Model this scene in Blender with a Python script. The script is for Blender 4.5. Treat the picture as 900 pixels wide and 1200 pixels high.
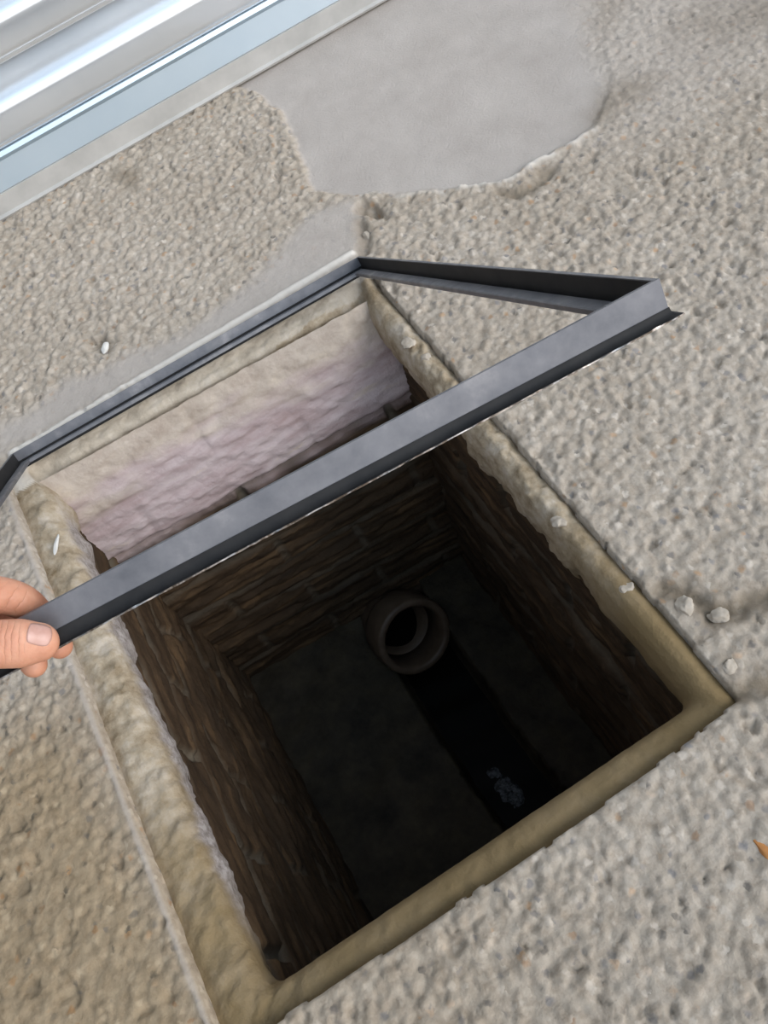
import bpy, bmesh, math, random
import numpy as np
from mathutils import Vector, Matrix
from mathutils.bvhtree import BVHTree

for o in list(bpy.data.objects):
    bpy.data.objects.remove(o)
SC = bpy.context.scene
COL = SC.collection
random.seed(4)

# ------------------------------------------------------------------ camera
R = np.array([[0.84359329, -0.48926615, -0.22128942],
              [-0.53114035, -0.69964487, -0.4778985],
              [0.07899555, 0.52068771, -0.85008471]])
CAM = np.array([0.02675691, -0.44349484, 0.72741109])
FPX, CX, CY = 1000.0, 450.0, 600.0
cd = bpy.data.cameras.new('camera')
cam = bpy.data.objects.new('camera', cd)
COL.objects.link(cam)
cd.sensor_fit = 'VERTICAL'
cd.sensor_height = 36.0
cd.lens = 36.0 * FPX / 1200.0
cd.clip_start = 0.01
M = Matrix(((R[0][0], -R[1][0], -R[2][0], CAM[0]),
            (R[0][1], -R[1][1], -R[2][1], CAM[1]),
            (R[0][2], -R[1][2], -R[2][2], CAM[2]),
            (0, 0, 0, 1)))
cam.matrix_world = M
SC.camera = cam

# ------------------------------------------------------------------ daylight
SKY_DIR = Vector((0.45, -0.78, 0.44)).normalized()     # open bright sky behind the photographer
SKY_BASE, SKY_LOBE = 0.36, 2.3
SUN_POWER, SUN_ANGLE = 1.35, 36
EXPOSURE = 0.14

w = bpy.data.worlds.new('sky')
SC.world = w
w.use_nodes = True
nt = w.node_tree
nt.nodes.clear()
wo = nt.nodes.new('ShaderNodeOutputWorld')
bg = nt.nodes.new('ShaderNodeBackground')
tc = nt.nodes.new('ShaderNodeTexCoord')
dot = nt.nodes.new('ShaderNodeVectorMath'); dot.operation = 'DOT_PRODUCT'
dot.inputs[1].default_value = SKY_DIR
nrm = nt.nodes.new('ShaderNodeVectorMath'); nrm.operation = 'NORMALIZE'
nt.links.new(tc.outputs['Generated'], nrm.inputs[0])
nt.links.new(nrm.outputs[0], dot.inputs[0])
mr = nt.nodes.new('ShaderNodeMapRange'); mr.interpolation_type = 'SMOOTHSTEP'
mr.inputs['From Min'].default_value = 0.42
mr.inputs['From Max'].default_value = 1.0
mr.inputs['To Min'].default_value = SKY_BASE
mr.inputs['To Max'].default_value = SKY_LOBE
nt.links.new(dot.outputs['Value'], mr.inputs['Value'])
sep = nt.nodes.new('ShaderNodeSeparateXYZ')
nt.links.new(nrm.outputs[0], sep.inputs[0])
rp = nt.nodes.new('ShaderNodeValToRGB')
rp.color_ramp.elements[0].position = 0.0
rp.color_ramp.elements[0].color = (1.0, 0.96, 0.92, 1)
rp.color_ramp.elements[1].position = 0.85
rp.color_ramp.elements[1].color = (0.58, 0.77, 1.0, 1)
nt.links.new(sep.outputs['Z'], rp.inputs['Fac'])
nt.links.new(rp.outputs['Color'], bg.inputs['Color'])
nt.links.new(mr.outputs['Result'], bg.inputs['Strength'])
nt.links.new(bg.outputs[0], wo.inputs[0])

sd = bpy.data.lights.new('sun', 'SUN')
sd.energy = SUN_POWER
sd.angle = math.radians(SUN_ANGLE)
sd.color = (1.0, 0.925, 0.83)
sun = bpy.data.objects.new('sun', sd)
COL.objects.link(sun)
sun.location = (0.9, -2.2, 2.2)
sun.rotation_euler = Vector((0.58, -0.62, 0.62)).to_track_quat('Z', 'Y').to_euler()

vs = SC.view_settings
vs.view_transform = 'Standard'
vs.look = 'None'
vs.gamma = 1.0
vs.use_curve_mapping = False
vs.exposure = EXPOSURE

# ------------------------------------------------------------------ helpers
def ray(px, py):
    d = R.T @ np.array([(px - CX) / FPX, (py - CY) / FPX, 1.0])
    return d
def at(px, py, z=0.0):
    d = ray(px, py)
    return CAM + d * ((z - CAM[2]) / d[2])
def on_plane(px, py, p0, n):
    d = ray(px, py)
    return CAM + d * ((np.array(p0) - CAM) @ n / (d @ n))

def hash2(ix, iy, seed):
    h = (ix.astype(np.int64) * 374761393 + iy.astype(np.int64) * 668265263 + seed * 1442695041) & 0xFFFFFFFF
    h = ((h ^ (h >> 13)) * 1274126177) & 0xFFFFFFFF
    h = ((h ^ (h >> 16)) * 2246822519) & 0xFFFFFFFF
    return ((h ^ (h >> 15)) & 0xFFFFFF) / float(0xFFFFFF)
def vnoise(x, y, seed=0):
    ix = np.floor(x); iy = np.floor(y)
    fx = x - ix; fy = y - iy
    fx = fx * fx * (3 - 2 * fx); fy = fy * fy * (3 - 2 * fy)
    a = hash2(ix, iy, seed); b = hash2(ix + 1, iy, seed)
    c = hash2(ix, iy + 1, seed); d = hash2(ix + 1, iy + 1, seed)
    return (a * (1 - fx) + b * fx) * (1 - fy) + (c * (1 - fx) + d * fx) * fy
def fbm(x, y, seed=0, n=4):
    s = 0; a = 0.5; t = 0
    for k in range(n):
        s = s + a * vnoise(x, y, seed + 17 * k); t += a
        x = x * 2.03 + 3.1; y = y * 2.03 + 1.7; a *= 0.5
    return s / t
def worley(x, y, seed=0):
    ix = np.floor(x); iy = np.floor(y)
    f1 = np.full(x.shape, 9.0); idv = np.zeros(x.shape)
    for dx in (-1, 0, 1):
        for dy in (-1, 0, 1):
            cx = ix + dx; cy = iy + dy
            px = cx + hash2(cx, cy, seed); py = cy + hash2(cx, cy, seed + 5)
            d = np.hypot(x - px, y - py)
            m = d < f1
            f1 = np.where(m, d, f1)
            idv = np.where(m, hash2(cx, cy, seed + 9), idv)
    return f1, idv
def sstep(a, b, x):
    t = np.clip((x - a) / (b - a), 0, 1)
    return t * t * (3 - 2 * t)
def seg_dist(x, y, p, q):
    dx, dy = q[0] - p[0], q[1] - p[1]
    t = np.clip(((x - p[0]) * dx + (y - p[1]) * dy) / (dx * dx + dy * dy + 1e-12), 0, 1)
    return np.hypot(x - p[0] - t * dx, y - p[1] - t * dy)
def path_dist(x, y, pts):
    d = np.full(x.shape, 9.0)
    for p, q in zip(pts[:-1], pts[1:]):
        d = np.minimum(d, seg_dist(x, y, p, q))
    return d
def poly_sd(x, y, pts):
    """signed distance, positive inside"""
    d = path_dist(x, y, list(pts) + [pts[0]])
    ins = np.zeros(x.shape, bool)
    n = len(pts)
    for i in range(n):
        x0, y0 = pts[i][0], pts[i][1]; x1, y1 = pts[(i + 1) % n][0], pts[(i + 1) % n][1]
        c = ((y0 > y) != (y1 > y)) & (x < (x1 - x0) * (y - y0) / (y1 - y0 + 1e-12) + x0)
        ins ^= c
    return np.where(ins, d, -d)

def tag(o, label=None, cat=None, group=None, kind=None):
    if label: o['label'] = label
    if cat: o['category'] = cat
    if group: o['group'] = group
    if kind: o['kind'] = kind
    return o
def grid_object(name, P, keep, mat, attrs=None, parent=None, smooth=True, wrap=False):
    """P: (n, m, 3) lattice -> one mesh of quads"""
    n, m = P.shape[:2]
    idx = np.arange(n * m).reshape(n, m)
    if wrap:
        nxt = np.vstack([idx[1:], idx[:1]])
        q = np.stack([idx[:, :-1], nxt[:, :-1], nxt[:, 1:], idx[:, 1:]], -1).reshape(-1, 4)
    else:
        q = np.stack([idx[:-1, :-1], idx[1:, :-1], idx[1:, 1:], idx[:-1, 1:]], -1)
        q = q[keep] if keep is not None else q.reshape(-1, 4)
    used = np.zeros(n * m, bool); used[q.ravel()] = True
    remap = np.cumsum(used) - 1
    co = P.reshape(-1, 3)[used]
    q = remap[q]
    me = bpy.data.meshes.new(name)
    me.vertices.add(len(co)); me.vertices.foreach_set('co', co.astype(np.float32).ravel())
    me.loops.add(q.size); me.loops.foreach_set('vertex_index', q.astype(np.int32).ravel())
    me.polygons.add(len(q))
    me.polygons.foreach_set('loop_start', np.arange(0, q.size, 4, dtype=np.int32))
    me.polygons.foreach_set('loop_total', np.full(len(q), 4, np.int32))
    me.polygons.foreach_set('use_smooth', np.full(len(q), smooth))
    for k, v in (attrs or {}).items():
        a = me.attributes.new(k, 'FLOAT', 'POINT')
        a.data.foreach_set('value', v.reshape(-1)[used].astype(np.float32))
    me.update(); me.validate()
    o = bpy.data.objects.new(name, me)
    COL.objects.link(o)
    me.materials.append(mat)
    if parent: o.parent = parent
    return o
def bm_object(name, bm, mat, parent=None, smooth=True, loc=None):
    bmesh.ops.recalc_face_normals(bm, faces=bm.faces[:])
    me = bpy.data.meshes.new(name)
    if smooth:
        for f in bm.faces: f.smooth = True
    bm.to_mesh(me); bm.free()
    me.materials.append(mat)
    o = bpy.data.objects.new(name, me)
    COL.objects.link(o)
    if loc is not None: o.location = loc
    if parent: o.parent = parent
    return o
def empty(name, loc=(0, 0, 0)):
    o = bpy.data.objects.new(name, None)
    o.empty_display_size = 0.05
    o.location = loc
    COL.objects.link(o)
    return o

# ---- materials
class MB:
    def __init__(self, name, rough=0.8, metal=0.0, spec=0.4):
        self.m = bpy.data.materials.new(name); self.m.use_nodes = True
        self.t = self.m.node_tree
        self.b = self.t.nodes['Principled BSDF']
        self.b.inputs['Roughness'].default_value = rough
        self.b.inputs['Metallic'].default_value = metal
        self.b.inputs['Specular IOR Level'].default_value = spec
        self.tc = self.n('ShaderNodeTexCoord')
    def n(self, t, **kw):
        x = self.t.nodes.new(t)
        for k, v in kw.items(): setattr(x, k, v)
        return x
    def l(self, a, b): self.t.links.new(a, b)
    def noise(self, scale, detail=4, rough=0.55, vec=None, dist=0.0):
        x = self.n('ShaderNodeTexNoise')
        x.inputs['Scale'].default_value = scale; x.inputs['Detail'].default_value = detail
        x.inputs['Roughness'].default_value = rough; x.inputs['Distortion'].default_value = dist
        self.l(vec or self.tc.outputs['Object'], x.inputs['Vector'])
        return x.outputs['Fac']
    def vor(self, scale, out='Color'):
        x = self.n('ShaderNodeTexVoronoi'); x.inputs['Scale'].default_value = scale
        self.l(self.tc.outputs['Object'], x.inputs['Vector'])
        return x.outputs[out]
    def mapping(self, sc):
        x = self.n('ShaderNodeMapping'); x.inputs['Scale'].default_value = sc
        self.l(self.tc.outputs['Object'], x.inputs['Vector'])
        return x.outputs[0]
    def ramp(self, fac, stops, interp='LINEAR'):
        x = self.n('ShaderNodeValToRGB'); r = x.color_ramp; r.interpolation = interp
        while len(r.elements) < len(stops): r.elements.new(0.5)
        for e, (p, c) in zip(r.elements, stops):
            e.position = p; e.color = (*c, 1) if len(c) == 3 else c
        self.l(fac, x.inputs['Fac'])
        return x.outputs['Color']
    def mix(self, fac, a, b, mode='MIX'):
        x = self.n('ShaderNodeMix', data_type='RGBA', blend_type=mode)
        for s, v in ((x.inputs[0], fac), (x.inputs[6], a), (x.inputs[7], b)):
            if isinstance(v, (int, float)): s.default_value = v
            elif isinstance(v, tuple): s.default_value = (*v, 1)
            else: self.l(v, s)
        return x.outputs[2]
    def math(self, op, a, b=0.0):
        x = self.n('ShaderNodeMath', operation=op)
        for s, v in ((x.inputs[0], a), (x.inputs[1], b)):
            if isinstance(v, (int, float)): s.default_value = v
            else: self.l(v, s)
        return x.outputs[0]
    def attr(self, name):
        x = self.n('ShaderNodeAttribute', attribute_name=name)
        return x.outputs['Fac']
    def color(self, c):
        if isinstance(c, tuple): self.b.inputs['Base Color'].default_value = (*c, 1)
        else: self.l(c, self.b.inputs['Base Color'])
    def bump(self, h, strength=0.5, dist=0.002):
        x = self.n('ShaderNodeBump'); x.inputs['Strength'].default_value = strength
        x.inputs['Distance'].default_value = dist
        self.l(h, x.inputs['Height']); self.l(x.outputs[0], self.b.inputs['Normal'])
    def rough(self, c): self.l(c, self.b.inputs['Roughness'])

# concrete paving with exposed aggregate
k = MB('exposed_aggregate_concrete', rough=0.9, spec=0.25)
sv = k.n('ShaderNodeTexVoronoi'); sv.inputs['Scale'].default_value = 125.0
wv = k.n('ShaderNodeTexNoise'); wv.inputs['Scale'].default_value = 160.0; k.l(k.tc.outputs['Object'], wv.inputs['Vector'])
va = k.n('ShaderNodeVectorMath', operation='MULTIPLY_ADD'); k.l(wv.outputs['Color'], va.inputs[0]); va.inputs[1].default_value = (0.008,) * 3; k.l(k.tc.outputs['Object'], va.inputs[2])
k.l(va.outputs[0], sv.inputs['Vector'])
sx = k.n('ShaderNodeSeparateColor'); k.l(sv.outputs['Color'], sx.inputs[0])
stones = k.ramp(sx.outputs[0], [(0.0, (0.10, 0.095, 0.09)), (0.06, (0.19, 0.20, 0.23)), (0.13, (0.33, 0.295, 0.25)),
                                (0.42, (0.43, 0.38, 0.32)), (0.72, (0.52, 0.465, 0.40)), (0.94, (0.68, 0.63, 0.57)),
                                (0.97, (0.46, 0.27, 0.13)), (1.0, (0.30, 0.19, 0.12))])
dmask = k.ramp(sv.outputs['Distance'], [(0.25, (1, 1, 1)), (0.55, (0, 0, 0))])
gs = k.n('ShaderNodeSeparateColor'); k.l(dmask, gs.inputs[0])
cement = k.ramp(k.noise(75, 6, 0.65), [(0.28, (0.30, 0.255, 0.205)), (0.5, (0.43, 0.38, 0.325)), (0.72, (0.54, 0.49, 0.43))])
rough_c = k.mix(k.math('MULTIPLY', gs.outputs[0], 0.62), cement, stones)
dirt = k.ramp(k.noise(3.2, 5, 0.6), [(0.34, (0.87, 0.80, 0.715)), (0.60, (1.03, 0.975, 0.915))])
rough_c = k.mix(0.8, rough_c, dirt, 'MULTIPLY')
rough_c = k.mix(k.attr('brown_shade'), rough_c, k.mix(1.0, rough_c, (0.80, 0.71, 0.56), 'MULTIPLY'))  # left paving browner, with the photographer's shade painted into the colour
smooth_c = k.ramp(k.noise(14, 6, 0.6), [(0.25, (0.40, 0.35, 0.31)), (0.7, (0.485, 0.43, 0.385))])
c1 = k.mix(k.attr('screed'), rough_c, smooth_c)
c2 = k.mix(k.attr('pale'), k.mix(k.attr('stain_shade'), c1, (0.17, 0.13, 0.085)), (0.72, 0.66, 0.59))
k.color(c2)
k.bump(k.noise(300, 5, 0.65), 0.6, 0.0018)
M_GROUND = k.m

k = MB('pit_mortar', rough=0.85, spec=0.3)
base = k.ramp(k.noise(32, 7, 0.7), [(0.30, (0.20, 0.14, 0.075)), (0.5, (0.42, 0.335, 0.235)), (0.70, (0.58, 0.50, 0.41))])
damp = k.ramp(k.noise(9, 4, 0.5), [(0.2, (0.18, 0.12, 0.05)), (0.8, (0.27, 0.19, 0.095))])
crust = k.ramp(k.noise(120, 5, 0.7), [(0.35, (0.20, 0.165, 0.15)), (0.6, (0.46, 0.41, 0.39))])
k.color(k.mix(k.attr('pale'), k.mix(k.attr('crust'), k.mix(k.attr('damp'), base, damp), crust), (0.72, 0.66, 0.58)))
k.bump(k.noise(180, 6, 0.65), 0.6, 0.003)
M_MORTAR = k.m

k = MB('pit_brick', rough=0.85, spec=0.25)
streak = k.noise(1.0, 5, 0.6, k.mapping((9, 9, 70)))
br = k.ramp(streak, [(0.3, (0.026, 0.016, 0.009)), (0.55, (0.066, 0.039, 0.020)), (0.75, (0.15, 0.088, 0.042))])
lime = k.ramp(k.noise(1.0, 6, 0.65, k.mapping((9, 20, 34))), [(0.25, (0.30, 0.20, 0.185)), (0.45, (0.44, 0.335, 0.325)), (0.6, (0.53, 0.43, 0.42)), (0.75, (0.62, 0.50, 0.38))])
joint = (0.13, 0.105, 0.075)
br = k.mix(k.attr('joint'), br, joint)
mo = k.ramp(k.noise(34, 6, 0.65), [(0.3, (0.36, 0.29, 0.22)), (0.55, (0.52, 0.44, 0.35)), (0.75, (0.66, 0.56, 0.43))])
k.color(k.mix(k.attr('mort'), k.mix(k.attr('lime'), br, lime), mo))
k.bump(k.noise(150, 6, 0.65), 0.6, 0.003)
M_BRICK = k.m

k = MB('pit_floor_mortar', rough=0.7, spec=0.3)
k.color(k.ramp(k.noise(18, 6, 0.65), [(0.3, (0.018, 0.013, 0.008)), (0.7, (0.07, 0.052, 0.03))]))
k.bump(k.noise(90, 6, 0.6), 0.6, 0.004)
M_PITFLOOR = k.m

k = MB('clay_pipe', rough=0.5, spec=0.4)
k.color(k.ramp(k.noise(30, 4), [(0.3, (0.085, 0.055, 0.035)), (0.7, (0.15, 0.10, 0.065))]))
M_CLAY = k.m

k = MB('painted_steel', rough=0.45, metal=0.35, spec=0.5)
k.color(k.ramp(k.noise(35, 6, 0.6), [(0.3, (0.105, 0.106, 0.118)), (0.55, (0.165, 0.162, 0.172)), (0.75, (0.28, 0.265, 0.265))]))
k.rough(k.ramp(k.noise(60, 4), [(0.3, (0.38,) * 3), (0.7, (0.58,) * 3)]))
k.bump(k.noise(300, 3), 0.12, 0.0006)
M_STEEL = k.m
k = MB('frame_black', rough=0.6, metal=0.0, spec=0.2)  # near-black for the flange and for the shade strips on the webs
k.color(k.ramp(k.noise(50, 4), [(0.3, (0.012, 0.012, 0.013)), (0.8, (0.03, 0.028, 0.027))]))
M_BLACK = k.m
k = MB('bare_steel_edge', rough=0.28, metal=1.0)
k.color(k.ramp(k.noise(130, 5, 0.7), [(0.42, (0.10, 0.08, 0.065)), (0.66, (0.50, 0.46, 0.43))]))
M_EDGE = k.m

k = MB('galvanised_steel', rough=0.3, metal=0.65)
k.color(k.ramp(k.noise(7, 4), [(0.3, (0.70, 0.73, 0.76)), (0.7, (0.82, 0.84, 0.86))]))
k.rough(k.ramp(k.noise(1.0, 3, 0.5, k.mapping((2, 60, 60))), [(0.3, (0.20,) * 3), (0.7, (0.28,) * 3)]))
M_GALV = k.m
k = MB('bottom_rail_metal', rough=0.42, metal=0.8)
k.color(k.ramp(k.noise(6, 4), [(0.3, (0.52, 0.62, 0.70)), (0.7, (0.60, 0.69, 0.76))]))
M_RAIL = k.m
k = MB('grey_rubber', rough=0.75, spec=0.3)
k.color(k.ramp(k.noise(25, 5), [(0.3, (0.40, 0.385, 0.36)), (0.7, (0.50, 0.48, 0.45))]))
M_SEAL = k.m

k = MB('skin', rough=0.5, spec=0.4)
k.b.subsurface_method = 'RANDOM_WALK'
k.b.inputs['Subsurface Weight'].default_value = 0.15
k.b.inputs['Subsurface Radius'].default_value = (0.008, 0.003, 0.0015)
k.b.inputs['Subsurface Scale'].default_value = 0.5
sk = k.ramp(k.noise(55, 5, 0.6), [(0.3, (0.47, 0.195, 0.115)), (0.55, (0.60, 0.285, 0.18)), (0.75, (0.66, 0.36, 0.24))])
k.color(sk)
SKIN = k
M_SKIN = k.m
k = MB('nail', rough=0.3, spec=0.5)
k.color(k.ramp(k.noise(160, 3), [(0.3, (0.50, 0.27, 0.21)), (0.7, (0.60, 0.36, 0.30))]))
M_NAIL = k.m
k = MB('sleeve_cloth', rough=0.9)
k.color(k.ramp(k.noise(40, 4), [(0.3, (0.03, 0.035, 0.05)), (0.7, (0.05, 0.055, 0.075))]))
M_CLOTH = k.m
k = MB('white_chip', rough=0.8)
k.color(k.ramp(k.noise(90, 4), [(0.3, (0.60, 0.57, 0.52)), (0.7, (0.76, 0.74, 0.70))]))
M_CHIP = k.m
k = MB('orange_chip', rough=0.7)
k.color(k.ramp(k.noise(90, 4), [(0.3, (0.42, 0.17, 0.05)), (0.7, (0.55, 0.25, 0.08))]))
M_ORANGE = k.m
k = MB('pale_stone', rough=0.85)
k.color(k.ramp(k.noise(90, 4), [(0.3, (0.36, 0.30, 0.235)), (0.7, (0.54, 0.47, 0.39))]))
M_STONE = k.m
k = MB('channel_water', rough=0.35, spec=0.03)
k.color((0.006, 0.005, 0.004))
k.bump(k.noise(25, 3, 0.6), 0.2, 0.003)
M_WATER = k.m

# ------------------------------------------------------------------ floor : the concrete paving
OUT = dict(l=-0.246, r=0.246, n=-0.331)
def far_out(x): return 0.3345 - 0.0125 * (x + 0.246) / 0.492        # far edge runs slightly askew
def axis(lo, f0, f1, hi, step):
    fine = np.arange(f0, f1 + step / 2, step)
    def grow(a, b):
        out = []; s = step; p = a; sg = 1 if b > a else -1
        while (b - p) * sg > s:
            p = p + sg * s; out.append(p); s *= 1.35
        out.append(b); return out
    return np.array(list(reversed(grow(f0, lo))) + list(fine) + grow(fine[-1], hi))
gx = axis(-2.5, -0.46, 0.96, 2.6, 0.0022)
gy = axis(-2.2, -0.57, 0.83, 1.6, 0.0022)
X, Y = np.meshgrid(gx, gy, indexing='ij')
W2 = lambda pts: [at(*p)[:2] for p in pts]
wob = 0.012
Xw = X + wob * (fbm(X * 22, Y * 22, 61) - 0.5) * 2; Yw = Y + wob * (fbm(X * 22, Y * 22, 62) - 0.5) * 2
screed_poly = W2([(275, 98), (325, 125), (345, 170), (360, 205), (365, 222), (410, 226), (470, 224), (535, 222), (580, 212), (640, 182), (692, 146),
                  (712, 110), (705, 60), (700, -20), (560, -60), (440, 0)])
sdp = poly_sd(Xw, Yw, screed_poly)
fade = sstep(0.56, 0.72, X) 
screed = sstep(-0.004 - 0.06 * fade, 0.006 + 0.06 * fade, sdp)
# smooth mortar strip along the far edge of the hatch and around its corner
strip_poly = W2([(0, 530), (0, 505), (80, 452), (160, 415), (240, 380), (300, 330), (370, 250), (408, 236), (416, 262), (424, 303)])
strip = sstep(-0.02, 0.012, poly_sd(Xw, Yw, strip_poly)) * 0.85
soft = np.maximum(np.maximum(screed, strip), 0.5 * sstep(0.16, 0.36, Y) * sstep(0.45, 0.68, X))
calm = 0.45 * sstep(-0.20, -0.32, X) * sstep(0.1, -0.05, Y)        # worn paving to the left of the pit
lowf = fbm(X * 7, Y * 7, 3)
amp = (1 - soft) * (0.75 + 1.0 * lowf) * (1 - calm)
XX = X + 0.006 * (fbm(X * 130, Y * 130, 91, 2) - 0.5); YY = Y + 0.006 * (fbm(X * 130, Y * 130, 92, 2) - 0.5)
f1, i1 = worley(XX * 95, YY * 95, 21)
f2, i2 = worley(XX * 200 + 3, YY * 200, 22)
bumps = (0.0030 * (1 - np.clip(f1 * 1.25, 0, 1) ** 2) * (0.35 + i1) + 0.0012 * (1 - np.clip(f2 * 1.2, 0, 1) ** 2) * (0.3 + i2))
pits = 0.0045 * sstep(0.66, 0.86, fbm(X * 55, Y * 55, 31, 3)) + 0.004 * sstep(0.60, 0.78, fbm(X * 30 + 5, Y * 30, 33, 3)) * calm
wf, wid = worley(X * 34 + 0.35 * (fbm(X * 160, Y * 160, 95, 2) - 0.5), Y * 34 + 0.35 * (fbm(X * 160, Y * 160, 96, 2) - 0.5), 97)
holes = (wid < 0.20 + 0.30 * calm / 0.45) * (1 - soft) * np.exp(-(wf / (0.10 + 0.35 * wid)) ** 4)
H = -0.0038 * holes + 0.85 * amp * (bumps - 0.0022) - pits * (1 - soft) + 0.004 * (fbm(X * 4, Y * 4, 7) - 0.5) + 0.0012 * (fbm(X * 40, Y * 40, 8) - 0.5) + 0.0016 * (1 - soft) * (fbm(X * 190, Y * 190, 9, 2) - 0.5)
H -= 0.0045 * sstep(-0.006, 0.005, sdp) * (1 - fade)                              # the screed patch lies a little lower
ridge = path_dist(Xw, Yw, W2([(535, 224), (580, 213), (640, 184), (692, 147)]))
H += 0.0035 * np.exp(-(ridge / 0.006) ** 2)
hollow = path_dist(Xw, Yw, W2([(585, 225), (610, 222), (640, 203)]))
H -= 0.006 * np.exp(-(hollow / 0.008) ** 2)
# broken corner beyond the hatch
hole = path_dist(Xw, Yw, W2([(420, 244), (442, 246)]))
H -= 0.013 * np.exp(-(hole / 0.010) ** 4)
crk = path_dist(Xw, Yw, W2([(420, 262), (428, 282), (426, 300)]))
H -= 0.006 * np.exp(-(crk / 0.006) ** 2)
# dirt-filled cracks to the right of the pit
crk2 = path_dist(Xw, Yw, W2([(776, 690), (800, 696), (818, 702), (830, 718), (856, 715), (905, 700)]))
crk3 = path_dist(Xw, Yw, W2([(858, 812), (880, 806), (915, 800)]))
H -= 0.008 * np.exp(-(crk2 / 0.007) ** 2) + 0.006 * np.exp(-(crk3 / 0.007) ** 2)
chipd = path_dist(X, Y, W2([(114, 401), (122, 404)]))
H -= 0.008 * np.exp(-(chipd / 0.011) ** 2)
dk = path_dist(Xw, Yw, W2([(700, 130), (735, 105), (755, 100)]))
dk2 = path_dist(Xw, Yw, W2([(712, 0), (708, 30)]))
dk3 = path_dist(Xw, Yw, W2([(830, 30), (900, 20)]))
dk4 = path_dist(Xw, Yw, W2([(146, 205), (152, 212)]))
stain_shade = np.clip(0.25 * sstep(0.78, 0.92, X) * sstep(0.30, 0.36, Y) + 0.75 * np.exp(-(crk2 / 0.012) ** 2) + 0.75 * np.exp(-(crk3 / 0.011) ** 2) + 0.5 * np.exp(-(crk / 0.012) ** 2)
                + 0.35 * np.exp(-(hole / 0.010) ** 2) + 0.5 * np.exp(-(chipd / 0.012) ** 2)
                + 0.42 * np.exp(-(dk / 0.025) ** 2) + 0.3 * np.exp(-(dk2 / 0.02) ** 2) + 0.30 * np.exp(-(dk3 / 0.05) ** 2)
                + 0.30 * holes + 0.6 * np.exp(-(dk4 / 0.016) ** 2) + 0.6 * np.exp(-(hollow / 0.01) ** 2), 0, 0.8)  # crack dirt and stains, plus shade painted into holes and hollows
# worn straight lip along the left edge of the pit
lip = np.where((Y > -0.36) & (Y < 0.31), np.exp(-((X - OUT['l'] + 0.004) / 0.0024) ** 2), 0)
H = H * (1 - 0.8 * lip) + 0.0022 * lip
wl = path_dist(X + 0.002 * (fbm(X * 40, Y * 40, 81) - 0.5), Y + 0.002 * (fbm(X * 40, Y * 40, 82) - 0.5), W2([(14, 532.5), (413, 297.5)]))
H += 0.0035 * np.exp(-(wl / 0.0045) ** 2)
pale = 0.95 * np.exp(-(wl / 0.0050) ** 4)
pale = np.maximum(pale, 0.85 * np.exp(-(ridge / 0.0055) ** 2) * sstep(0.30, 0.5, fbm(X * 45, Y * 45, 83)))  # light on the screed ridge painted in as a pale streak
pale = np.maximum(pale, 0.5 * np.exp(-(path_dist(Xw, Yw, W2([(402, 228), (470, 226), (540, 224)])) / 0.004) ** 2) * sstep(0.4, 0.6, fbm(X * 45, Y * 45, 84)))
screed_attr = np.clip(np.maximum(soft, 0.6 * lip), 0, 1)
# the opening
edge = 0.0016 * (fbm(X * 60, Y * 60, 71) - 0.5) * 2
inx = np.minimum(X - OUT['l'] , OUT['r'] + edge * 1.5 - X)
nbulge = -0.006 * np.sin(np.pi * np.clip((X + 0.246) / 0.492, 0, 1)) ** 0.8 + 0.005 * (fbm(X * 14, X * 0 + 2.0, 73, 2) - 0.5)
iny = np.minimum(Y - (OUT['n'] + nbulge + edge * 1.8), far_out(X) + edge - Y)
ins = np.minimum(inx, iny)
H = np.where(ins > 0, -0.022, H)
soften = np.exp(-(np.clip(-ins, 0, 1) / 0.004) ** 2)
H = np.where(ins <= 0, H * (1 - soften) + soften * np.minimum(H, 0.0) - 0.0012 * soften * (1 - lip), H)
cellin = (ins[:-1, :-1] > 0) & (ins[1:, :-1] > 0) & (ins[1:, 1:] > 0) & (ins[:-1, 1:] > 0)
floor = grid_object('floor', np.stack([X, Y, H], -1), ~cellin, M_GROUND, dict(pale=pale, screed=screed_attr, stain_shade=stain_shade, brown_shade=np.clip(calm / 0.45 + 0.35 * sstep(0.02, -0.3, Y) * sstep(0.1, -0.2, X), 0, 1)))
tag(floor, 'beige exposed-aggregate concrete paving around the open pit', 'paving', kind='structure')

# ------------------------------------------------------------------ trim_1 : the mortar rim of the pit
OC = [(-0.252, -0.349), (0.252, -0.349), (0.252, 0.328), (-0.252, 0.341)]
IC = [(-0.2005, -0.308), (0.2185, -0.3075), (0.216, 0.281), (-0.205, 0.303)]
PROF = {
 0: [(0, -0.018), (0.20, -0.016), (0.4, -0.013), (0.6, -0.012), (0.85, -0.016), (0.97, -0.024), (1.0, -0.045), (0.75, -0.07), (0.65, -0.09)],    # near
 1: [(0, -0.018), (0.14, -0.016), (0.3, -0.009), (0.5, -0.005), (0.72, -0.008), (0.90, -0.017), (1.0, -0.034), (0.97, -0.06), (0.72, -0.09)],    # right
 2: [(0, -0.004), (0.10, 0.003), (0.24, 0.0055), (0.34, 0.003), (0.38, -0.007), (0.60, -0.010), (0.85, -0.013), (0.97, -0.018), (1.0, -0.035)], # far
 3: [(0, -0.014), (0.14, -0.012), (0.3, -0.009), (0.55, -0.009), (0.80, -0.011), (0.94, -0.019), (1.0, -0.04), (0.93, -0.06), (0.72, -0.09)],    # left
}
NP = 34
def prof(kk):
    a = np.array(PROF[kk]); s = np.concatenate([[0], np.cumsum(np.hypot(np.diff(a[:, 0]) * 0.05, np.diff(a[:, 1])))])
    u = np.linspace(0, s[-1], NP)
    return np.stack([np.interp(u, s, a[:, 0]), np.interp(u, s, a[:, 1])], -1)
PF = {kk: prof(kk) for kk in PROF}
rows = []; dampr = []
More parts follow.
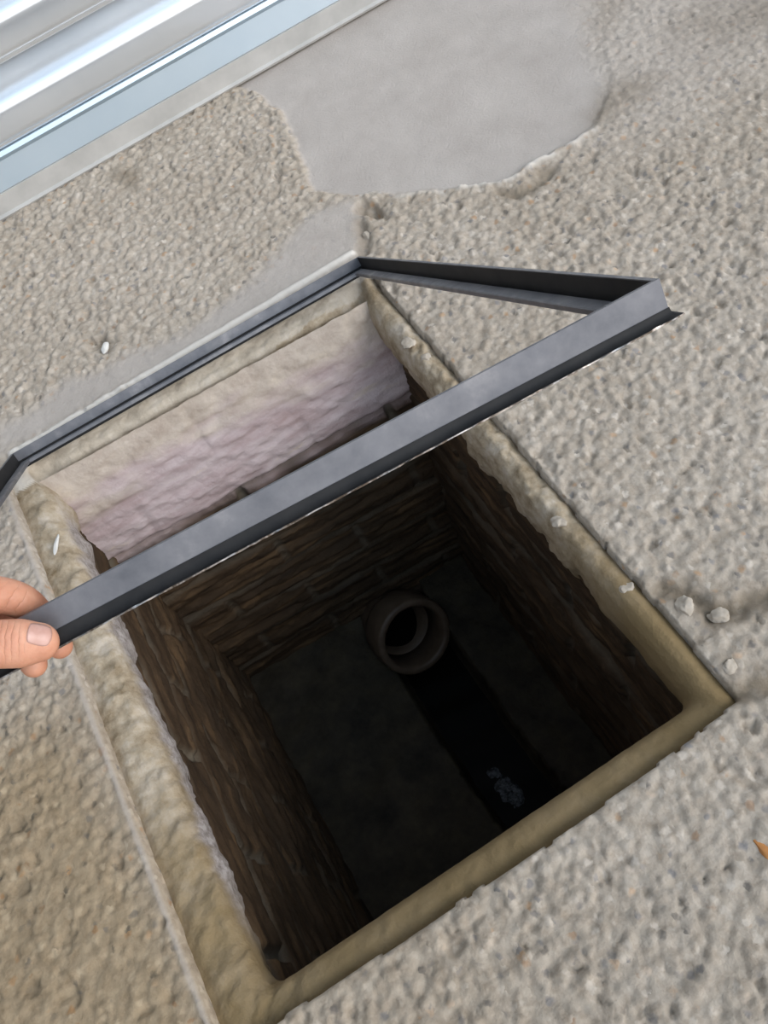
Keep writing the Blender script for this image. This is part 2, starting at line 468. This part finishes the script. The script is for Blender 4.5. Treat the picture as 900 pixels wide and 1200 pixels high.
for kk in range(4):
    o0, o1 = np.array(OC[kk]), np.array(OC[(kk + 1) % 4]); i0, i1_ = np.array(IC[kk]), np.array(IC[(kk + 1) % 4])
    ln = np.linalg.norm(o1 - o0); n = int(ln / 0.0026)
    for j in range(n):
        t = j / n
        dl = t * ln; dr = (1 - t) * ln
        p = PF[kk]
        if dl < 0.035: p = PF[kk] * (0.5 + 0.5 * dl / 0.035) + PF[(kk - 1) % 4] * (0.5 - 0.5 * dl / 0.035)
        if dr < 0.035: p = PF[kk] * (0.5 + 0.5 * dr / 0.035) + PF[(kk + 1) % 4] * (0.5 - 0.5 * dr / 0.035)
        O_ = o0 + (o1 - o0) * t; I_ = i0 + (i1_ - i0) * t
        # round the inner corners
        rr = 0.028
        cxy = (I_ - O_)
        pts = O_[None, :] + cxy[None, :] * p[:, :1]
        rows.append(np.concatenate([pts, p[:, 1:]], 1))
        if kk == 0: dm = 0.95
        elif kk == 1: dm = 1 - sstep(0.08, 0.30, np.array(dl))
        elif kk == 2: dm = 0.0
        else: dm = sstep(0.36, 0.62, np.array(dl)) * 0.85
        dampr.append(float(dm))
P = np.array(rows); DM = np.repeat(np.array(dampr)[:, None], NP, 1)
# smooth a little along the loop near corners, then roughen
for _ in range(10):
    P = 0.5 * P + 0.25 * (np.roll(P, 1, 0) + np.roll(P, -1, 0))
Q = P.copy()
for _ in range(45):
    Q = 0.5 * Q + 0.25 * (np.roll(Q, 1, 0) + np.roll(Q, -1, 0))
wi_ = sstep(0.25, 0.7, np.linspace(0, 1, NP))[None, :, None]
P = P * (1 - wi_) + Q * wi_
cxp, cyp = P[..., 0], P[..., 1]
inn = np.linspace(0, 1, NP)[None, :]
crumb = np.where(cxp > 0.18, sstep(-0.22, -0.10, cyp) * sstep(0.27, 0.15, cyp), np.where(cxp < -0.17, 0.75, 0.12))
crumb = np.where(cyp > 0.27, 0.12, crumb)
ww, wi = worley(cxp * 60 + P[..., 2] * 30, cyp * 60, 44)
nz = (fbm(cxp * 45, cyp * 45 + P[..., 2] * 40, 41) - 0.5)
nz2 = fbm(cxp * 130, cyp * 130 + P[..., 2] * 90, 42, 3) - 0.5
farlip = (cyp > 0.29) & (inn < 0.40)
P[..., 2] += np.where(farlip, 0.12, 1.0) * (0.011 * nz + 0.008 * nz2 + 0.006 * (0.5 - ww) * (0.4 + wi)) * (0.22 + crumb) * np.sin(np.pi * np.clip(inn, 0, 1)) ** 0.6
edgew = sstep(0.45, 0.75, inn)
cen = np.array([0.01, -0.03])
dirx = np.where(np.abs(cxp - 0.01) / 0.2 > np.abs(cyp + 0.03) / 0.29, np.sign(cxp - 0.01), 0); diry = np.where(dirx == 0, np.sign(cyp + 0.03), 0)
off = (0.020 * (fbm(cxp * 26, cyp * 26, 47, 4) - 0.5) + 0.006 * (fbm(cxp * 90, cyp * 90 + P[..., 2] * 60, 48, 3) - 0.5)) * edgew * (0.30 + 0.8 * crumb)
P[..., 0] += dirx * off; P[..., 1] += diry * off
limeR = np.zeros_like(cxp)
rim = grid_object('trim_1', P, None, M_MORTAR, dict(pale=np.where((cyp > 0.295) & (inn < 0.36 + 0 * cxp), 0.85, 0.0) + 0.30 * ((cyp > 0.29) & (inn >= 0.36)), crust=(cxp < -0.15) * sstep(0.40, 0.54, inn + 0.25 * (fbm(cxp * 60, cyp * 60, 52) - 0.5)) * sstep(-0.29, -0.20, cyp) * sstep(0.26, 0.22, cyp) * 0.9, damp=np.clip(DM + 0.25 * (fbm(cxp * 15, cyp * 15, 49) - 0.5), 0, 1)), wrap=True)
tag(rim, 'crumbling rounded mortar rim around the pit opening', 'mortar rim', kind='structure')

# ------------------------------------------------------------------ the brick-lined pit
DEPTH = -0.70
def brick_wall(name, p0, du, length, nrm_, seed, lime_amt, label, shift=0.0, z0=-0.04, top_lean=0.0):
    us = np.arange(-0.012, length + 0.012, 0.0028); zs = np.linspace(z0, DEPTH - 0.03, int((z0 - DEPTH) / 0.0030))
    U, Z = np.meshgrid(us, zs, indexing='ij')
    Uw = U + 0.006 * (fbm(U * 30, Z * 30, seed) - 0.5); Zw = Z + 0.007 * (fbm(U * 14, Z * 40, seed + 1) - 0.5)
    ch, bl = 0.0745, 0.226
    c = (-Zw - 0.012) / ch; row = np.floor(c); fz = np.abs(c - row - 0.5) * ch
    b = (Uw + shift) / bl + 0.5 * (row % 2); col = np.floor(b); fu = np.abs(b - col - 0.5) * bl
    jz = sstep(ch / 2 - 0.0085, ch / 2 - 0.003, fz); ju = sstep(bl / 2 - 0.0085, bl / 2 - 0.003, fu)
    j = np.maximum(jz, ju)
    top = top_lean > 0
    if top:
        sm = sstep(-0.168, -0.150, Z + 0.012 * (fbm(U * 25, Z * 25, seed + 8) - 0.5)); j = j * (1 - 0.85 * sm)
    else: sm = 0 * Z
    per = (hash2(row, col, seed + 3) - 0.5)
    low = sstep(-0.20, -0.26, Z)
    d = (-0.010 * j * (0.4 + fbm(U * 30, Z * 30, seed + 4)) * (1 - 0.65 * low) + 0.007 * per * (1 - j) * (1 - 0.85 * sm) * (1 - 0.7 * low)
         + (0.009 + 0.014 * low) * (fbm(U * 8, Z * 85, seed + 5) - 0.5) * (1 - 0.5 * sm) + 0.006 * (fbm(U * 60, Z * 110, seed + 6) - 0.5) + 0.008 * sm)
    lean = top_lean * np.clip((Z + 0.165) / (z0 + 0.165), 0, 1) ** 2
    P = np.array(p0)[None, None, :] + U[..., None] * np.array(du) + d[..., None] * np.array(nrm_) - lean[..., None] * np.array(nrm_)
    P[..., 2] = Z
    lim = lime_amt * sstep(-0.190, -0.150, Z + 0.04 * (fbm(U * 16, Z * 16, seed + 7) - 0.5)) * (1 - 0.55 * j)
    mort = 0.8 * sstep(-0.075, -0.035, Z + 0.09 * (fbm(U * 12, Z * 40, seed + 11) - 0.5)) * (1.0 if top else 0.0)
    o = grid_object(name, P, None, M_BRICK, dict(joint=j * (1 - 0.6 * low), lime=lim, mort=mort))
    return tag(o, label, 'pit wall', kind='structure')
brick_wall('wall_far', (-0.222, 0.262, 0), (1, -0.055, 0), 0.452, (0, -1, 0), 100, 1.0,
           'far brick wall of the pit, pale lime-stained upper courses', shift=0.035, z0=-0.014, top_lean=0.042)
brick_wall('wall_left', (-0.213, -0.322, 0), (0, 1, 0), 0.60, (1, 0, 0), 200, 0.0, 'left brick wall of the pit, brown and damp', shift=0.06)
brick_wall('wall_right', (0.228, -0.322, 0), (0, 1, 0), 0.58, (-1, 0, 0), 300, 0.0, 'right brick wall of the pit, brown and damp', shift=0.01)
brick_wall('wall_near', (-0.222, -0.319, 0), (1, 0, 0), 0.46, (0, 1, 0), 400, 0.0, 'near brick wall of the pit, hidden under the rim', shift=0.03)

# pit bottom: mortar benching with a half-round channel
fx = np.arange(-0.235, 0.25, 0.0035); fy = np.arange(-0.335, 0.285, 0.0035)
FX, FY = np.meshgrid(fx, fy, indexing='ij')
chx = 0.092 - 0.02 * np.sin((FY + 0.3) * 4)
dc = np.abs(FX - chx + 0.01 * (fbm(FX * 20, FY * 20, 501) - 0.5))
FZ = DEPTH + 0.035 + 0.012 * (fbm(FX * 18, FY * 18, 502) - 0.5) + 0.05 * np.clip(dc - 0.058, 0, 1)
rc = 0.058
FZ = np.where(dc < rc, np.minimum(FZ, DEPTH + 0.01 - np.sqrt(np.clip(rc ** 2 - dc ** 2, 0, 1)) * 1.3), FZ)
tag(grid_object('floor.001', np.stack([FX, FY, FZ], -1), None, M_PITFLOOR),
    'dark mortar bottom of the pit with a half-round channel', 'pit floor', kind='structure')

# water standing in the channel
bm = bmesh.new()
ws = []
for y in np.linspace(-0.318, 0.255, 60):
    xc = 0.092 - 0.02 * math.sin((y + 0.3) * 4)
    ws.append([bm.verts.new((xc + s * 0.0535, y, DEPTH - 0.030 + 0.001 * math.sin(y * 90 + s))) for s in np.linspace(-1, 1, 10)])
for a, b in zip(ws[:-1], ws[1:]):
    for i in range(9): bm.faces.new((a[i], b[i], b[i + 1], a[i + 1]))
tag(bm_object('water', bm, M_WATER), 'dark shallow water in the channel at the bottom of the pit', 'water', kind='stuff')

# the water's pale glint, painted on a small added patch
bm = bmesh.new()
fc = at(592, 922, DEPTH - 0.028)
ga = np.linspace(-1, 1, 22); g = []
for a in ga:
    row = []
    for b in ga:
        x = fc[0] + 0.024 * b - 0.010 * a; y = fc[1] + 0.050 * a
        n_ = float(fbm(np.array(x * 75), np.array(y * 75), 78)); row.append(bm.verts.new((x, y, DEPTH - 0.0290 + 0.010 * (n_ - 0.42) - 0.006 * (a * a + b * b) ** 1.5)))
    g.append(row)
for a, b in zip(g[:-1], g[1:]):
    for i in range(21): bm.faces.new((a[i], b[i], b[i + 1], a[i + 1]))
k = MB('glint', rough=0.25, spec=0.6)
k.color(k.ramp(k.noise(130, 5), [(0.4, (0.01, 0.011, 0.012)), (0.65, (0.11, 0.115, 0.125))]))
k.bump(k.noise(200, 4), 0.8, 0.004)
tag(bm_object('glint', bm, k.m), 'pale glint on the dark channel water, made as a small added patch', 'glint', kind='stuff')

# clay drain pipe at the foot of the far wall
def lathe(bm, prof_, axis_o, axis_z, seg=48, close=True):
    z = Vector(axis_z).normalized(); x = z.orthogonal().normalized(); y = z.cross(x)
    rings = []
    for r, h in prof_:
        rings.append([bm.verts.new(Vector(axis_o) + z * h + (x * math.cos(2 * math.pi * i / seg) + y * math.sin(2 * math.pi * i / seg)) * r) for i in range(seg)])
    pr = list(zip(rings[:-1], rings[1:])) + ([(rings[-1], rings[0])] if close else [])
    for a, b in pr:
        for i in range(seg): bm.faces.new((a[i], a[(i + 1) % seg], b[(i + 1) % seg], b[i]))
pc = at(487, 747, DEPTH + 0.062)
pn = Vector((0.16, -0.80, 0.58)).normalized()
pipe = empty('drain_pipe', tuple(pc))
tag(pipe, 'round clay drain pipe mouth at the foot of the far pit wall', 'pipe')
bm = bmesh.new()
lathe(bm, [(0.058, -0.18), (0.060, -0.08), (0.060, -0.06), (0.0525, -0.06), (0.0525, -0.18)], (0, 0, 0), pn)
bm_object('barrel', bm, M_CLAY, pipe)
bm = bmesh.new()
lathe(bm, [(0.060, -0.075), (0.066, -0.068), (0.069, -0.055), (0.0695, -0.004), (0.067, 0.0), (0.058, 0.0), (0.055, -0.004), (0.053, -0.075)], (0, 0, 0), pn)
bm_object('collar', bm, M_CLAY, pipe)

# ------------------------------------------------------------------ door_1 : galvanised roller shutter
YD = 0.78
door = empty('door_1', (0.2, YD, 0))
tag(door, 'closed galvanised roller shutter behind the pit', 'roller shutter', kind='structure')
XL, XR = -1.45, 1.75
def extrude_x(name, prof_, mat, parent, dz=0.0, smooth=True, jitter=0.0):
    bm = bmesh.new()
    xs = np.linspace(XL, XR, 24)
    rings = []
    for x in xs:
        rings.append([bm.verts.new((x - 0.2, -d, z)) for d, z in prof_])
    n = len(prof_)
    for a, b in zip(rings[:-1], rings[1:]):
        for i in range(n): bm.faces.new((a[i], a[(i + 1) % n], b[(i + 1) % n], b[i]))
    bm.faces.new(rings[0]); bm.faces.new(list(reversed(rings[-1])))
    o = bm_object(name, bm, mat, parent, smooth)
    o.location.z = dz
    if smooth:
        md = o.modifiers.new('es', 'EDGE_SPLIT'); md.split_angle = math.radians(35)
    return o
extrude_x('rubber_seal', [(0.014, 0.000), (0.016, 0.004), (0.012, 0.007), (0.012, 0.034), (-0.012, 0.034), (-0.012, 0.0)], M_SEAL, door)
extrude_x('bottom_rail', [(0.006, 0.032), (0.010, 0.035), (0.004, 0.070), (0.009, 0.074), (0.012, 0.079), (0.009, 0.084), (-0.016, 0.084), (-0.016, 0.032)], M_RAIL, door)
PITCH = 0.093
sp = [(-0.004, 0.0), (0.006, 0.002), (0.0085, 0.006), (0.0085, 0.0085)]
zz, dd = 0.0095, 0.012
arc = [(0.036, -10, 4), (0.0085, 9, 28), (0.0305, 50, 60)]     # height, start and end tilt of the face
for hgt, a0, a1 in arc:
    for i in range(8):
        a = math.radians(a0 + (a1 - a0) * (i + 0.5) / 8)
        dz_ = hgt / 8; zz += dz_; dd -= dz_ * math.tan(a)
        sp.append((dd, zz))
dmin = dd
sp += [(dmin + 0.006, 0.0862), (dmin + 0.0085, 0.0880), (dmin + 0.0085, 0.0905), (dmin + 0.006, 0.0922), (dmin - 0.004, 0.0930), (dmin - 0.006, 0.0930)]
back = [(d - 0.004 if d > 0 else d - 0.006, z) for d, z in reversed(sp)]
slat0 = extrude_x('slat', sp + [(dmin - 0.008, 0.0925), (dmin - 0.008, 0.0005)], M_GALV, door, dz=0.0832)

for i in range(1, 22):
    s = slat0.copy(); COL.objects.link(s); s.parent = door
    s.location.z = 0.0832 + i * PITCH

# ------------------------------------------------------------------ the lifted hatch frame
FLc = np.array([-0.2244, 0.3195, 0.002]); FRc = np.array([0.2434, 0.3051, 0.002])
NRc = np.array([0.237, -0.217, 0.378]); NLc = np.array([-0.230, -0.190, 0.395])
HW = 0.0160
corner = [FLc, FRc, NRc, NLc]
def unit(v): return v / np.linalg.norm(v)
frame = empty('hatch_frame', tuple((FLc + FRc) / 2))
tag(frame, 'blue-grey steel hatch frame tilted up from the pit rim by a hand', 'hatch frame')
upv = []; 
for i in range(4):
    a, b, c = corner[i - 1], corner[i], corner[(i + 1) % 4]
    n = unit(np.cross(c - b, a - b)); n = n if n[2] > 0 else -n
    upv.append(n)
def bar(name, i0, i1, prof_, mat, parent, smooth=False, n=24, rough=0.0, prof_b=None):
    """sweep a profile (outward, up) between two mitred corners"""
    A, B = corner[i0], corner[i1]
    cenr = sum(corner) / 4
    ends = []
    for ci, oth in ((i0, i1), (i1, i0)):
        c = corner[ci]; u = unit(corner[oth] - c)
        other = [j for j in ((ci - 1) % 4, (ci + 1) % 4) if j != oth][0]
        v = unit(corner[other] - c)
        nn = upv[ci]
        # outward of this bar = -(v minus its part along u)
        ov = -(v - u * (v @ u)); k_ = np.linalg.norm(ov); ov = ov / k_
        # mitre: moving outward by d also slides along -u by d*tan(half)
        sl = math.tan(math.acos(np.clip(v @ u, -1, 1)) / 2)
        sl = 1.0 / sl if sl > 1e-6 else 1.0
        pf = prof_b if (prof_b and ci == i1) else prof_
        ends.append([c + ov * d - u * d * sl + nn * h for d, h in pf])
    org = np.array(parent.matrix_basis.translation) if parent.parent is None else np.array(frame.location)
    bm = bmesh.new(); rings = []
    for j in range(n + 1):
        t = j / n
        ring = []
        for q, (pa, pb) in enumerate(zip(*ends)):
            p = pa * (1 - t) + pb * t
            if rough: p = p + np.array([0, 0, 1]) * rough * (random.random() - 0.5)
            ring.append(bm.verts.new(p - org))
        rings.append(ring)
    m = len(prof_)
    for a, b in zip(rings[:-1], rings[1:]):
        for q in range(m): bm.faces.new((a[q], a[(q + 1) % m], b[(q + 1) % m], b[q]))
    bm.faces.new(rings[0]); bm.faces.new(list(reversed(rings[-1])))
    o = bm_object(name, bm, mat, parent, smooth)
    if smooth:
        md = o.modifiers.new('es', 'EDGE_SPLIT'); md.split_angle = math.radians(40)
    return o
T = 0.0026
web_prof = [(0, HW), (0.0, 0.0), (-0.0005, -0.001), (-T - 0.0032, -0.001), (-T - 0.0032, 0.0004), (-T, 0.0004), (-T, HW)]
ledge_prof = [(-T - 0.0030, -0.001), (-T - 0.0030, 0.0030), (-0.0150, 0.0030), (-0.0158, 0.0022), (-0.0158, -0.001)]
shade_prof = [(-T + 0.0003, HW - 0.0006), (-T + 0.0003, 0.0005), (-T - 0.0004, 0.0005), (-T - 0.0004, HW - 0.0006)]  # thin black strips that paint the shade on the inner web faces
shade_far = [(-T + 0.0003, 0.0052), (-T + 0.0003, 0.0005), (-T - 0.0005, 0.0005), (-T - 0.0005, 0.0052)]
fil = [(0.0004, 0.0004)]
for i in range(7):
    a = math.radians(180 + 90 * i / 6)
    fil.append((0.0040 + 0.0036 * math.cos(a), -0.0002 + 0.0042 * math.sin(a)))
fil += [(0.0046, -0.0044), (0.0046, -0.0054), (-0.002, -0.0054), (-0.002, 0.0002)]
edge_prof = [(0.0044, -0.0046), (0.0049, -0.0047), (0.0049, -0.0054), (0.0044, -0.0056)]
for (a, b) in ((0, 1), (1, 2), (2, 3), (3, 0)):
    near = (a == 2)
    wb = bar('web', a, b, web_prof, M_STEEL, frame, prof_b=[(0, 0.0146), (0, 0.0021)] + web_prof[2:-1] + [(-T, 0.0146)] if near else None)
    ln = bar('web_shade', a, b, shade_far if a == 0 else shade_prof, M_BLACK, wb, prof_b=[(d, min(h, 0.0138)) for d, h in shade_prof] if near else None)
    ln['label'] = 'shade on the inner face, made as a black strip'
    bar('ledge', a, b, ledge_prof, M_STEEL, frame)
    fl = bar('flange', a, b, fil, M_BLACK, frame, smooth=True, prof_b=[(d, h if h < -0.0043 else -0.0044 + (h + 0.0044) * 1.45) for d, h in fil] if near else None)
    fl['label'] = 'black curved flange'
    e_ = bar('worn_edge', a, b, edge_prof, M_EDGE, fl, n=120, rough=0.0006)
    e_['label'] = 'bright bare steel edge'

# ------------------------------------------------------------------ the hand
u_ = unit(NRc - NLc); n_up = unit(upv[3]); out = unit(np.cross(u_, n_up)); out = out if out @ (CAM - NLc) > 0 else -out
def HP(px, py, o): return on_plane(px, py, NLc + out * o, out)
def tube(bm, pts, radii, flat=None, seg=20, sub=8):
    pts = [np.array(p) for p in pts]
    n = len(pts)
    C_ = []; Rr = []
    for i in range(n - 1):
        p0 = pts[max(i - 1, 0)]; p1 = pts[i]; p2 = pts[i + 1]; p3 = pts[min(i + 2, n - 1)]
        for s in range(sub):
            t = s / sub
            C_.append(0.5 * (2 * p1 + (p2 - p0) * t + (2 * p0 - 5 * p1 + 4 * p2 - p3) * t * t + (3 * p1 - p0 - 3 * p2 + p3) * t ** 3))
            Rr.append(radii[i] * (1 - t) + radii[i + 1] * t)
    C_.append(pts[-1]); Rr.append(radii[-1])
    # rounded caps
    d0 = unit(C_[0] - C_[1]); d1 = unit(C_[-1] - C_[-2])
    pre = [(C_[0] + d0 * Rr[0] * math.sin(a), Rr[0] * math.cos(a)) for a in (1.5, 1.2, 0.9, 0.6, 0.3)]
    post = [(C_[-1] + d1 * Rr[-1] * math.sin(a), Rr[-1] * math.cos(a)) for a in (0.3, 0.6, 0.9, 1.2, 1.5)]
    allp = pre + list(zip(C_, Rr)) + post
    rings = []
    for i, (c, r) in enumerate(allp):
        a = allp[max(i - 1, 0)][0]; b = allp[min(i + 1, len(allp) - 1)][0]
        t = unit(b - a); z = out - t * (out @ t); z = unit(z); x = np.cross(t, z)
        fz = flat if flat else 1.0
        rings.append([bm.verts.new(c + x * r * math.cos(q) + z * r * fz * math.sin(q)) for q in np.linspace(0, 2 * math.pi, seg, endpoint=False)])
    for a, b in zip(rings[:-1], rings[1:]):
        for i in range(seg): bm.faces.new((a[i], a[(i + 1) % seg], b[(i + 1) % seg], b[i]))
    bm.faces.new(rings[0]); bm.faces.new(list(reversed(rings[-1])))
hand_org = HP(0, 750, 0)
wrist = HP(-330, 770, -0.004)
elbow = wrist + 0.25 * unit(np.array([-0.62, -0.55, 0.12]))
bm = bmesh.new()
tube(bm, [HP(44, 753, 0.0095), HP(25, 754, 0.0105), HP(-5, 755, 0.0120), HP(-45, 757, 0.0145), HP(-110, 765, 0.012), HP(-200, 775, 0.002)],
     [0.0098, 0.0118, 0.0116, 0.0122, 0.0140, 0.017], flat=0.78)
fing = [
 ([HP(70, 757, -0.0225), HP(52, 730, -0.027), HP(18, 702, -0.014), HP(-60, 694, -0.004), HP(-140, 700, -0.006)], [0.0066, 0.0075, 0.0088, 0.0098, 0.0115]),
 ([HP(40, 779, -0.0225), HP(22, 752, -0.030), HP(-20, 725, -0.026), HP(-80, 720, -0.014), HP(-145, 730, -0.012)], [0.0066, 0.0078, 0.0090, 0.010, 0.0118]),
 ([HP(-2, 778, -0.024), HP(-16, 766, -0.027), HP(-45, 746, -0.029), HP(-95, 746, -0.020), HP(-150, 762, -0.014)], [0.0064, 0.0076, 0.0086, 0.0096, 0.0112]),
 ([HP(-30, 800, -0.0235), HP(-45, 790, -0.029), HP(-68, 778, -0.030), HP(-105, 776, -0.023), HP(-155, 784, -0.016)], [0.0056, 0.0065, 0.0074, 0.0086, 0.0102]),
]
for pts, rr in fing:
    tube(bm, pts, rr)
    tube(bm, [pts[-1], (np.array(pts[-1]) + wrist) / 2, wrist], [rr[-1] * 1.08, 0.0155, 0.020])
tube(bm, [HP(-200, 775, 0.002), HP(-260, 770, -0.002), wrist], [0.017, 0.019, 0.021])
tube(bm, [wrist, wrist * 0.6 + elbow * 0.4, elbow], [0.0235, 0.028, 0.036])
for v in bm.verts: v.co -= Vector(hand_org)
person = bm_object('person', bm, M_SKIN, loc=tuple(hand_org))
md = person.modifiers.new('join', 'REMESH'); md.mode = 'VOXEL'; md.voxel_size = 0.0011; md.use_smooth_shade = True
md = person.modifiers.new('smooth', 'SMOOTH'); md.factor = 0.5; md.iterations = 5
tag(person, 'hand of a person gripping the left end of the lifted steel frame', 'person')
dg = bpy.context.evaluated_depsgraph_get()
ev = person.evaluated_get(dg); em = ev.to_mesh()
bvh = BVHTree.FromPolygons([person.matrix_world @ v.co if False else v.co + Vector(hand_org) for v in em.vertices], [p.vertices[:] for p in em.polygons])
def nail(name, cx_, cy_, ax, ay, hl, hw_):
    """a small curved plate lying on the skin; ax,ay: pixel direction towards the tip"""
    bm = bmesh.new(); g = []
    l_ = math.hypot(ax, ay); ax /= l_; ay /= l_; bx, by = -ay, ax
    for i in range(13):
        a = -1 + 2 * i / 12; row = []
        for j in range(11):
            b = -1 + 2 * j / 10
            ww_ = hw_ * (1 - 0.16 * max(0, a) ** 3 - 0.14 * max(0, -a) ** 3) 
            aa = a * hl * (1 - 0.22 * b * b * (1 if a > 0 else 0.6))
            px, py = cx_ + ax * aa + bx * b * ww_, cy_ + ay * aa + by * b * ww_
            d = Vector(ray(px, py)).normalized()
            h, nn, _, _ = bvh.ray_cast(Vector(CAM), d)
            if h is None: h = Vector(HP(px, py, 0.018)); nn = -d
            row.append((h + nn * (0.0005 - 0.0003 * b * b)))
        g.append(row)
    vv = [[bm.verts.new(p - Vector(hand_org)) for p in r] for r in g]
    for a, b in zip(vv[:-1], vv[1:]):
        for i in range(10): bm.faces.new((a[i], b[i], b[i + 1], a[i + 1]))
    o = bm_object(name, bm, M_NAIL, person)
    sm = o.modifiers.new('thick', 'SOLIDIFY'); sm.thickness = 0.0006; sm.offset = -1
    return o
# joint creases across the thumb and the index finger
def crease(cpt, axis, radius, pitch):
    k = SKIN
    sub = k.n('ShaderNodeVectorMath', operation='SUBTRACT'); k.l(k.tc.outputs['Object'], sub.inputs[0]); sub.inputs[1].default_value = Vector(cpt) - Vector(hand_org)
    ln_ = k.n('ShaderNodeVectorMath', operation='LENGTH'); k.l(sub.outputs[0], ln_.inputs[0])
    dt = k.n('ShaderNodeVectorMath', operation='DOT_PRODUCT'); k.l(sub.outputs[0], dt.inputs[0]); dt.inputs[1].default_value = Vector(axis)
    mask = k.math('MAXIMUM', k.math('SUBTRACT', 1.0, k.math('MULTIPLY', ln_.outputs['Value'], 1.0 / radius)), 0.0)
    ph = k.math('ADD', k.math('MULTIPLY', dt.outputs['Value'], math.pi / pitch), k.math('MULTIPLY', k.noise(150, 3), 3.0))
    wv_ = k.math('POWER', k.math('ABSOLUTE', k.math('SINE', ph)), 0.35)
    return k.math('MULTIPLY', k.math('SUBTRACT', wv_, 1.0), k.math('MINIMUM', k.math('MULTIPLY', mask, 2.0), 1.0))
ax_im = unit(HP(10, 755, 0.012) - HP(0, 755, 0.012))
cr = SKIN.math('ADD', crease(HP(2, 750, 0.020), ax_im, 0.013, 0.0026), crease(HP(20, 700, -0.006), unit(HP(30, 708, -0.01) - HP(0, 694, -0.01)), 0.010, 0.005))
SKIN.bump(SKIN.math('ADD', cr, SKIN.math('MULTIPLY', SKIN.noise(900, 3), 0.25)), 0.55, 0.0009)
nail('thumb_nail', 46, 744, 1.0, 0.20, 14.5, 12.5)
ev.to_mesh_clear()
bm = bmesh.new()
s0 = wrist * 0.72 + elbow * 0.28
tube(bm, [s0, wrist * 0.4 + elbow * 0.6, elbow + (elbow - wrist) * 0.05], [0.034, 0.038, 0.045])
for v in bm.verts: v.co -= Vector(hand_org)
sl = bm_object('sleeve', bm, M_CLOTH, person); sl['label'] = 'dark cloth sleeve'

# ------------------------------------------------------------------ loose bits
def chip(name, c, size, mat, label, cat, rot=(0, 0, 0), group=None, seed=0, rugged=0.0):
    rnd = random.Random(seed)
    bm = bmesh.new()
    bmesh.ops.create_icosphere(bm, subdivisions=4 if rugged else 3, radius=1.0)
    vals = [Vector((rnd.uniform(-1, 1), rnd.uniform(-1, 1), rnd.uniform(-1, 1))).normalized() for _ in range(9)]
    cut = [rnd.uniform(0.62, 0.92) for _ in vals]
    for v in bm.verts:
        for n, c_ in zip(vals, cut):
            d = v.co.dot(n)
            if d > c_: v.co -= n * (d - c_) * 0.9
        if rugged:
            v.co *= 1 + rugged * (float(fbm(np.array(v.co.x * 2.2 + seed), np.array(v.co.y * 2.2 + v.co.z * 1.7), seed, 3)) - 0.5)
        v.co = Vector((v.co.x * size[0], v.co.y * size[1], v.co.z * size[2]))
    o = bm_object(name, bm, mat, None, True, tuple(c))
    o.rotation_euler = rot
    md = o.modifiers.new('es', 'EDGE_SPLIT'); md.split_angle = math.radians(28)
    return tag(o, label, cat, group)
chip('stone_chip', at(123, 408, -0.002), (0.012, 0.0048, 0.004), M_CHIP, 'white elongated stone chip in a small hollow left of the hatch', 'stone', (0.1, 0.15, math.radians(62)), seed=3)
chip('splinter', at(66, 638, -0.003), (0.0135, 0.0028, 0.0028), M_CHIP, 'thin pale splinter lying on the left mortar rim', 'splinter', (0, 0.05, math.radians(64)), seed=5)
chip('orange_flake', at(897, 998, 0.001), (0.011, 0.004, 0.0025), M_ORANGE, 'orange flake on the concrete at the right edge', 'flake', (0.1, 0, math.radians(-82)), seed=6)
for i, (px, py, s, z, lb) in enumerate([
        (480, 402, 0.010, 0.0, 'pale mortar lump on the right rim, just behind the raised bar'),
        (500, 420, 0.008, -0.004, 'smaller pale lump on the right rim, against the raised bar'),
        (655, 612, 0.008, -0.004, 'pale stone on the right rim, midway below the raised bar'),
        (733, 690, 0.009, -0.006, 'pale stone at the pit edge of the right rim'),
        (802, 712, 0.010, 0.001, 'pale stone beside the dirt-filled crack, nearest the pit'),
        (842, 722, 0.009, 0.001, 'pale stone on the far side of the dirt-filled crack'),
        (857, 781, 0.008, 0.001, 'pale stone beside the near right pit corner'),
        (432, 277, 0.009, -0.002, 'pale stone in the broken corner behind the frame')]):
    chip('stone', at(px, py, z - 0.003), (s, s * 0.85, s * 0.6), M_STONE, lb, 'stone', (0.1 * i, 0.1, i * 1.1), rugged=0.45, group='loose pale stones around the pit', seed=20 + i)
